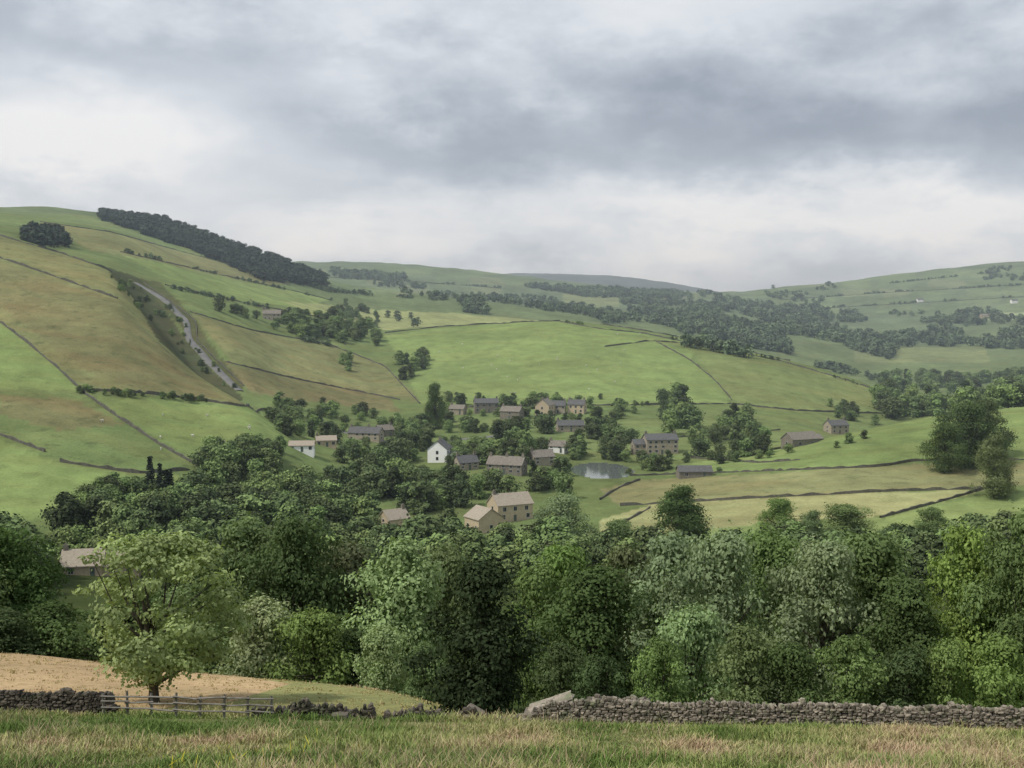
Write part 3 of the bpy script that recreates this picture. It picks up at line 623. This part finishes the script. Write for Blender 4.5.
sheepm=mk_mesh('sheep',np.concatenate(Vs),np.concatenate(Qs),[wool],None,None,True)
for i in range(40):
    if i<30: x,y,z=hit(random.uniform(425,640),random.uniform(332,395),600,1020)
    else: x,y,z=hit(random.uniform(90,260),random.uniform(415,455),330,600)
    o=mk_obj('sheep',sheepm,None,(x,y,z)); o.rotation_euler=(0,0,random.uniform(0,6.28)); o.scale=(1.15,)*3
# ---------------------------------------------------------------- foreground dry stone walls
stm,t,b=mat_base('wall_stone'); tc=t.new('ShaderNodeTexCoord'); at=t.new('ShaderNodeAttribute',attribute_name='tone')
n=t.noise(tc.outputs['Object'],7,5,.7); n2=t.noise(tc.outputs['Object'],1.7,3)
cc_=t.mix(t.mapr(n,.3,.7,0,1),(.13,.112,.09,1),(.33,.285,.23,1)); cc_=t.mix(t.mapr(n2,.52,.68,0,.7),cc_,(.10,.12,.06,1))
vm=t.new('ShaderNodeVectorMath',operation='SCALE'); t.l.new(cc_,vm.inputs[0]); t.l.new(at.outputs['Fac'],vm.inputs['Scale']); t.l.new(vm.outputs[0],b.inputs['Base Color'])
bp=t.new('ShaderNodeBump'); bp.inputs['Distance'].default_value=.04; t.l.new(n,bp.inputs['Height']); t.l.new(bp.outputs[0],b.inputs['Normal'])
def stonewall(name,p0,p1,hfun,thick=.5,sl=.3,tone=1.0,Yo=0):
    x0,y0=p0;x1,y1=p1; Ld=math.hypot(x1-x0,y1-y0); dx,dy=(x1-x0)/Ld,(y1-y0)/Ld; Vs=[];Qs=[];tn=[];off=0
    zc=0.0
    while zc<1.6:
        ch=random.uniform(.085,.15); s=random.uniform(-.2,0)
        while s<Ld:
            l=random.uniform(.45,1.6)*sl; m_=s+l/2; hh=hfun(m_/Ld)
            capz=zc+ch>=hh-.02
            if zc<hh:
                for side in(-1,1):
                    tk=thick*(1-.35*zc/1.3); w_=tk/2
                    c=np.array([x0+dx*m_-dy*side*w_*.55,y0+dy*m_+dx*side*w_*.55,0]); 
                    c[:2]+=np.array([-dy,dx])*random.uniform(-.04,.04)
                    c[2]=float(H(c[0],c[1]))+zc+ch/2-.05+random.uniform(-.03,.03)
                    sz=np.array([l/2*random.uniform(.9,1.02),w_*.62,ch/2*random.uniform(.9,1.35)])
                    if capz: sz[2]*=random.uniform(1,1.9); sz[0]*=random.uniform(.5,1)
                    v=SB*(1+rng.normal(0,.1,(26,3)))*sz; an=random.uniform(-.12,.12)+(random.uniform(-.6,.6) if capz else 0)
                    X_=v[:,0]*math.cos(an)-v[:,2]*math.sin(an); Z_=v[:,0]*math.sin(an)+v[:,2]*math.cos(an)
                    P_=np.stack([c[0]+X_*dx-v[:,1]*dy,c[1]+X_*dy+v[:,1]*dx,c[2]+Z_],-1)
                    Vs.append(P_);Qs.append(SQ+off);off+=26; tn+= [tone*random.uniform(.55,1.45)]*26
            s+=l*.98
        zc+=ch*.92
    mk_obj(name,mk_mesh(name,np.concatenate(Vs),np.concatenate(Qs),[stm],None,{'tone':('FLOAT',tn)},False))
def W2(px,Y): x,y,z=atY(px,Y); return (x,y)
nz=lambda t,a,s: a*float(vn(np.array([t*s]),np.array([3.3]))[0])*2
stonewall('dry_stone_wall',W2(532,47.2),W2(1130,47.2),lambda t:1.04+nz(t,.13,24)+nz(t,.06,90)-(.3 if t<.02 else 0)-.12*t,.55,.23,1.05)
stonewall('dry_stone_wall',W2(578,50.5),W2(645,49),lambda t:1.25+nz(t,.2,9),.5,.28,.9)
stonewall('dry_stone_wall',W2(-110,48.5),W2(112,48.2),lambda t:.98+nz(t,.15,14),.55,.24,.42)
stonewall('dry_stone_wall',W2(255,48),W2(372,48.4),lambda t:.62+nz(t,.3,7),.55,.26,.45)
stonewall('dry_stone_wall',W2(385,49),W2(486,49),lambda t:.45+nz(t,.3,9),.5,.26,.5)
def rock(px,Y,sx,sy,sz,tone,rz=0,tilt=0,dz=0):
    x,y,z=atY(px,Y); v=SB*(1+rng.normal(0,.09,(26,3)))*np.array([sx,sy,sz])
    o=mk_obj('boulder',mk_mesh('boulder',v,SQ,[stm],None,{'tone':('FLOAT',[tone]*26)},False),None,(x,y,z+sz*.55+dz)); o.rotation_euler=(0,math.radians(tilt),rz)
rock(551,48.4,1.15,.45,.13,1.35,.1,-17,.85); rock(540,48.2,.8,.5,.3,.8,0,-8,.2); rock(562,48.8,.7,.5,.38,.75,.3,5,.25); rock(525,48.3,.4,.3,.25,.9); rock(575,48.6,.4,.35,.4,.9,.2,10,.2); rock(518,47.8,.3,.25,.2,.8)
rock(470,48.8,.35,.3,.22,.8); rock(500,48.2,.25,.25,.15,.7); rock(340,47.8,.4,.3,.2,.6); rock(476,49.6,.5,.3,.16,.9,0,30,.35)
for i in range(34): rock(random.uniform(505,600),random.uniform(46.9,49.4),random.uniform(.1,.26),random.uniform(.1,.22),random.uniform(.08,.16),random.uniform(.6,1.3),random.random()*3)
# ---------------------------------------------------------------- timber fence
wood_m=noise_mat('weathered_timber',(.14,.13,.11),(.26,.24,.21),4,.9)
e=bpy.data.objects.new('timber_fence',None); S.collection.objects.link(e)
pts=[W2(p,47.6+.2*math.sin(p)) for p in np.linspace(104,272,8)]
Vp=[];Qp=[];off=0
for i,(x,y) in enumerate(pts):
    z=float(H(x,y)); v,q=tube([(x,y,z-.3),(x+random.uniform(-.04,.04),y,z+random.uniform(.95,1.12))],[.065,.055],6); Vp.append(v);Qp.append(q+off);off+=len(v)
mk_obj('posts',mk_mesh('posts',np.concatenate(Vp),np.concatenate(Qp),[wood_m]),e); Vp=[];Qp=[];off=0
for i in range(len(pts)-1):
    for hz in(.35,.65,.92):
        (xa,ya),(xb,yb)=pts[i],pts[i+1]; za=float(H(xa,ya))+hz+random.uniform(-.07,.07);zb=float(H(xb,yb))+hz+random.uniform(-.07,.07)
        v,q=tube([(xa-.1,ya-.09,za),(xb+.1,yb-.09,zb)],[.04,.04],4); Vp.append(v);Qp.append(q+off);off+=len(v)
mk_obj('rails',mk_mesh('rails',np.concatenate(Vp),np.concatenate(Qp),[wood_m]),e)
# ---------------------------------------------------------------- foreground grass
def grass(name,n,Y0,Y1,h0,h1,wd,bl,pal,xlim=None,seed=1,ulim=.56,hnear=None):
    r=np.random.default_rng(seed); Y=np.exp(r.uniform(math.log(Y0),math.log(Y1),n)); X=r.uniform(-ulim,ulim,n)*Y
    if xlim: k=xlim(X,Y); X=X[k];Y=Y[k]; n=len(X)
    patch=1.1*vn(X/3.2,Y/5.2)+.7*vn(X/1.1+5,Y/1.4)+1.3*vn(X/9+2,Y/7)+.12*X/Y; hs=(1+1.5*vn(X/2+40,Y/2))*r.uniform(h0,h1,n)
    if hnear: hs*=np.clip((hnear-Y)/8,.45,1)
    X=np.repeat(X,bl)+r.normal(0,.11,n*bl);Y=np.repeat(Y,bl)+r.normal(0,.11,n*bl); hs=np.repeat(hs,bl)*r.uniform(.55,1.15,n*bl); patch=np.repeat(patch,bl)
    Z=H(X,Y)-.03; m_=n*bl; a=r.uniform(0,6.28,m_); w=wd*r.uniform(.6,1.3,m_); ln=r.uniform(.1,.9,m_)*hs; b_=r.uniform(0,6.28,m_)
    P=np.stack([X,Y,Z],-1); wv=np.stack([np.cos(a)*w,np.sin(a)*w,0*a],-1); mid=P+np.stack([np.cos(b_)*ln*.3,np.sin(b_)*ln*.3,hs*.6],-1); tip=P+np.stack([np.cos(b_)*ln,np.sin(b_)*ln,hs],-1)
    V=np.stack([P-wv,P+wv,mid+wv*.8,mid-wv*.8,tip+wv*.25,tip-wv*.25],1).reshape(-1,3); k=np.arange(m_)[:,None]*6
    Q=np.concatenate([k+np.array([0,1,2,3]),k+np.array([3,2,4,5])],0)
    t_=np.clip(.52+patch*.8+r.normal(0,.14,m_),0,.999)*(len(pal)-1); i=t_.astype(int); f=(t_-i)[:,None]; pal=np.array(pal); C=pal[i]*(1-f)+pal[i+1]*f
    C=C*r.uniform(.78,1.22,(m_,1)); C=np.repeat(C,6,0); C=np.concatenate([C,np.ones((len(C),1))],1)
    mk_obj(name,mk_mesh(name,V,Q,[gm],None,{'col':('FLOAT_COLOR',C)}))
gm=attr_mat('grass_blade',.8)
PAL=[(.13,.195,.055),(.20,.26,.08),(.30,.32,.125),(.44,.39,.20),(.46,.33,.22)]
grass('rough_grass',28000,17,47.2,.14,.34,.017,8,PAL,None,3,.56,50)
grass('seeding_grass',7000,17,45,.32,.5,.009,4,[(.38,.31,.18),(.48,.39,.25),(.40,.25,.18)],lambda X,Y:vn(X/4+11,Y/4)>-.02,4)
grass('rough_grass',4000,46.8,50,.12,.35,.02,7,PAL,None,5)
grass('hay_stubble_grass',7000,49.5,86,.05,.14,.03,5,[(.42,.34,.17),(.38,.33,.15),(.5,.38,.23)],lambda X,Y:X/Y<-.04,6)
grass('yellow_wildflowers',1300,19,40,.22,.36,.022,2,[(.58,.5,.05),(.62,.54,.1)],lambda X,Y:(np.abs(X/Y+.24)<.10)&(vn(X/1.5,Y/1.5)>0),7)
# ---------------------------------------------------------------- valley haze (real, very thin air volume)
hm=bpy.data.materials.new('valley_haze'); hm.use_nodes=True; hm.node_tree.nodes.clear(); t=NT(hm.node_tree); vs=t.new('ShaderNodeVolumeScatter'); vs.inputs['Density'].default_value=1.25e-4; vs.inputs['Anisotropy'].default_value=.0; vs.inputs['Color'].default_value=(.76,.9,1,1)
mo=t.new('ShaderNodeOutputMaterial'); t.l.new(vs.outputs[0],mo.inputs['Volume'])
mbx=MB(); mbx.box(-7000,7000,150,9300,-300,420); mk_obj('atmosphere_haze',mk_mesh('atmosphere_haze',mbx.V,mbx.Q,[hm]))
# ---------------------------------------------------------------- world
W=bpy.data.worlds.new('World'); S.world=W; W.use_nodes=True; t=NT(W.node_tree); bg=W.node_tree.nodes['Background']
SE,SR=math.radians(52),math.radians(245)
sky=t.new('ShaderNodeTexSky'); sky.sky_type='NISHITA'; sky.sun_disc=False; sky.sun_elevation=SE; sky.sun_rotation=SR
tc=t.new('ShaderNodeTexCoord'); D=tc.outputs['Generated']; sx=t.new('ShaderNodeSeparateXYZ'); t.l.new(D,sx.inputs[0]); dx,dy,dz=sx.outputs
den=t.math('ADD',t.math('MAXIMUM',dz,0.0),.16); cx=t.new('ShaderNodeCombineXYZ'); t.put(cx.inputs[0],t.math('DIVIDE',dx,den)); t.put(cx.inputs[1],t.math('DIVIDE',dy,den))
N2=t.noise(cx.outputs[0],1.3,5,.55,.3)
mp=t.new('ShaderNodeMapping'); mp.inputs['Scale'].default_value=(1,1,2.0); t.l.new(D,mp.inputs[0]); N3=t.noise(mp.outputs[0],5.5,5,.58,.3)
wx=t.math('ADD',dx,t.math('MULTIPLY',t.math('SUBTRACT',N3,.5),.30)); N4=t.noise(mp.outputs[0],11.0,5,.6)
wz=t.math('ADD',dz,t.math('MULTIPLY',t.math('SUBTRACT',N4,.5),.12))
def blob(px,py,a,b_,amp):
    u=(px-512)/1100;v=(330-py)/1100; n_=math.sqrt(1+u*u+v*v); X0,Z0=u/n_,v/n_
    p=t.math('DIVIDE',t.math('SUBTRACT',wx,X0),a/1100); p=t.math('MULTIPLY',p,p); q=t.math('DIVIDE',t.math('SUBTRACT',wz,Z0),b_/1100); q=t.math('MULTIPLY',q,q)
    return t.math('MULTIPLY',t.math('EXPONENT',t.math('MULTIPLY',t.math('ADD',p,q),-1.0)),amp)
acc=t.mapr(N2,.3,.7,.46,.68); acc=t.math('ADD',acc,t.mapr(N3,.3,.7,-.12,.12)); acc=t.math('ADD',acc,t.mapr(N4,.3,.7,-.10,.10))
for bl in [(40,135,150,46,.5),(170,145,80,36,.2),(720,208,240,28,.42),(330,225,170,26,.36),(960,216,120,22,.34),(500,255,700,20,.14),(640,128,330,38,-.32),(940,135,180,38,-.32),(440,150,120,26,-.2),(130,35,240,32,-.16),(560,15,220,28,.14),(900,60,220,34,-.14)]:
    acc=t.math('ADD',acc,blob(*bl))
rp=t.new('ShaderNodeValToRGB'); t.l.new(acc,rp.inputs[0]); el=rp.color_ramp.elements
el[0].position=.05; el[0].color=(.31,.355,.43,1); el[1].position=1; el[1].color=(.95,.96,.97,1)
e1=el.new(.4); e1.color=(.49,.54,.62,1); e2=el.new(.7); e2.color=(.73,.78,.84,1)
vm=t.new('ShaderNodeVectorMath',operation='SCALE'); t.l.new(rp.outputs[0],vm.inputs[0]); vm.inputs['Scale'].default_value=10
mx=t.mix(.95,sky.outputs[0],vm.outputs[0]); t.l.new(mx,bg.inputs[0]); bg.inputs[1].default_value=.1
# ---------------------------------------------------------------- sun
sd=bpy.data.lights.new('sun','SUN'); sd.energy=3.1; sd.angle=math.radians(4); sd.color=(1,.95,.86); so=bpy.data.objects.new('sun',sd); S.collection.objects.link(so)
sdir=Vector((math.sin(SR)*math.cos(SE),math.cos(SR)*math.cos(SE),math.sin(SE)))
so.rotation_euler=sdir.to_track_quat('Z','Y').to_euler()
cam=bpy.data.cameras.new('camera'); cam.sensor_width=36; cam.lens=36*F/1024; cam.clip_end=20000; cam.clip_start=.1
co=bpy.data.objects.new('camera',cam); S.collection.objects.link(co); co.location=(0,0,0); co.rotation_euler=(math.pi/2-PITCH,0,0); S.camera=co
S.view_settings.view_transform='Standard'; S.view_settings.look='None'; S.view_settings.exposure=0
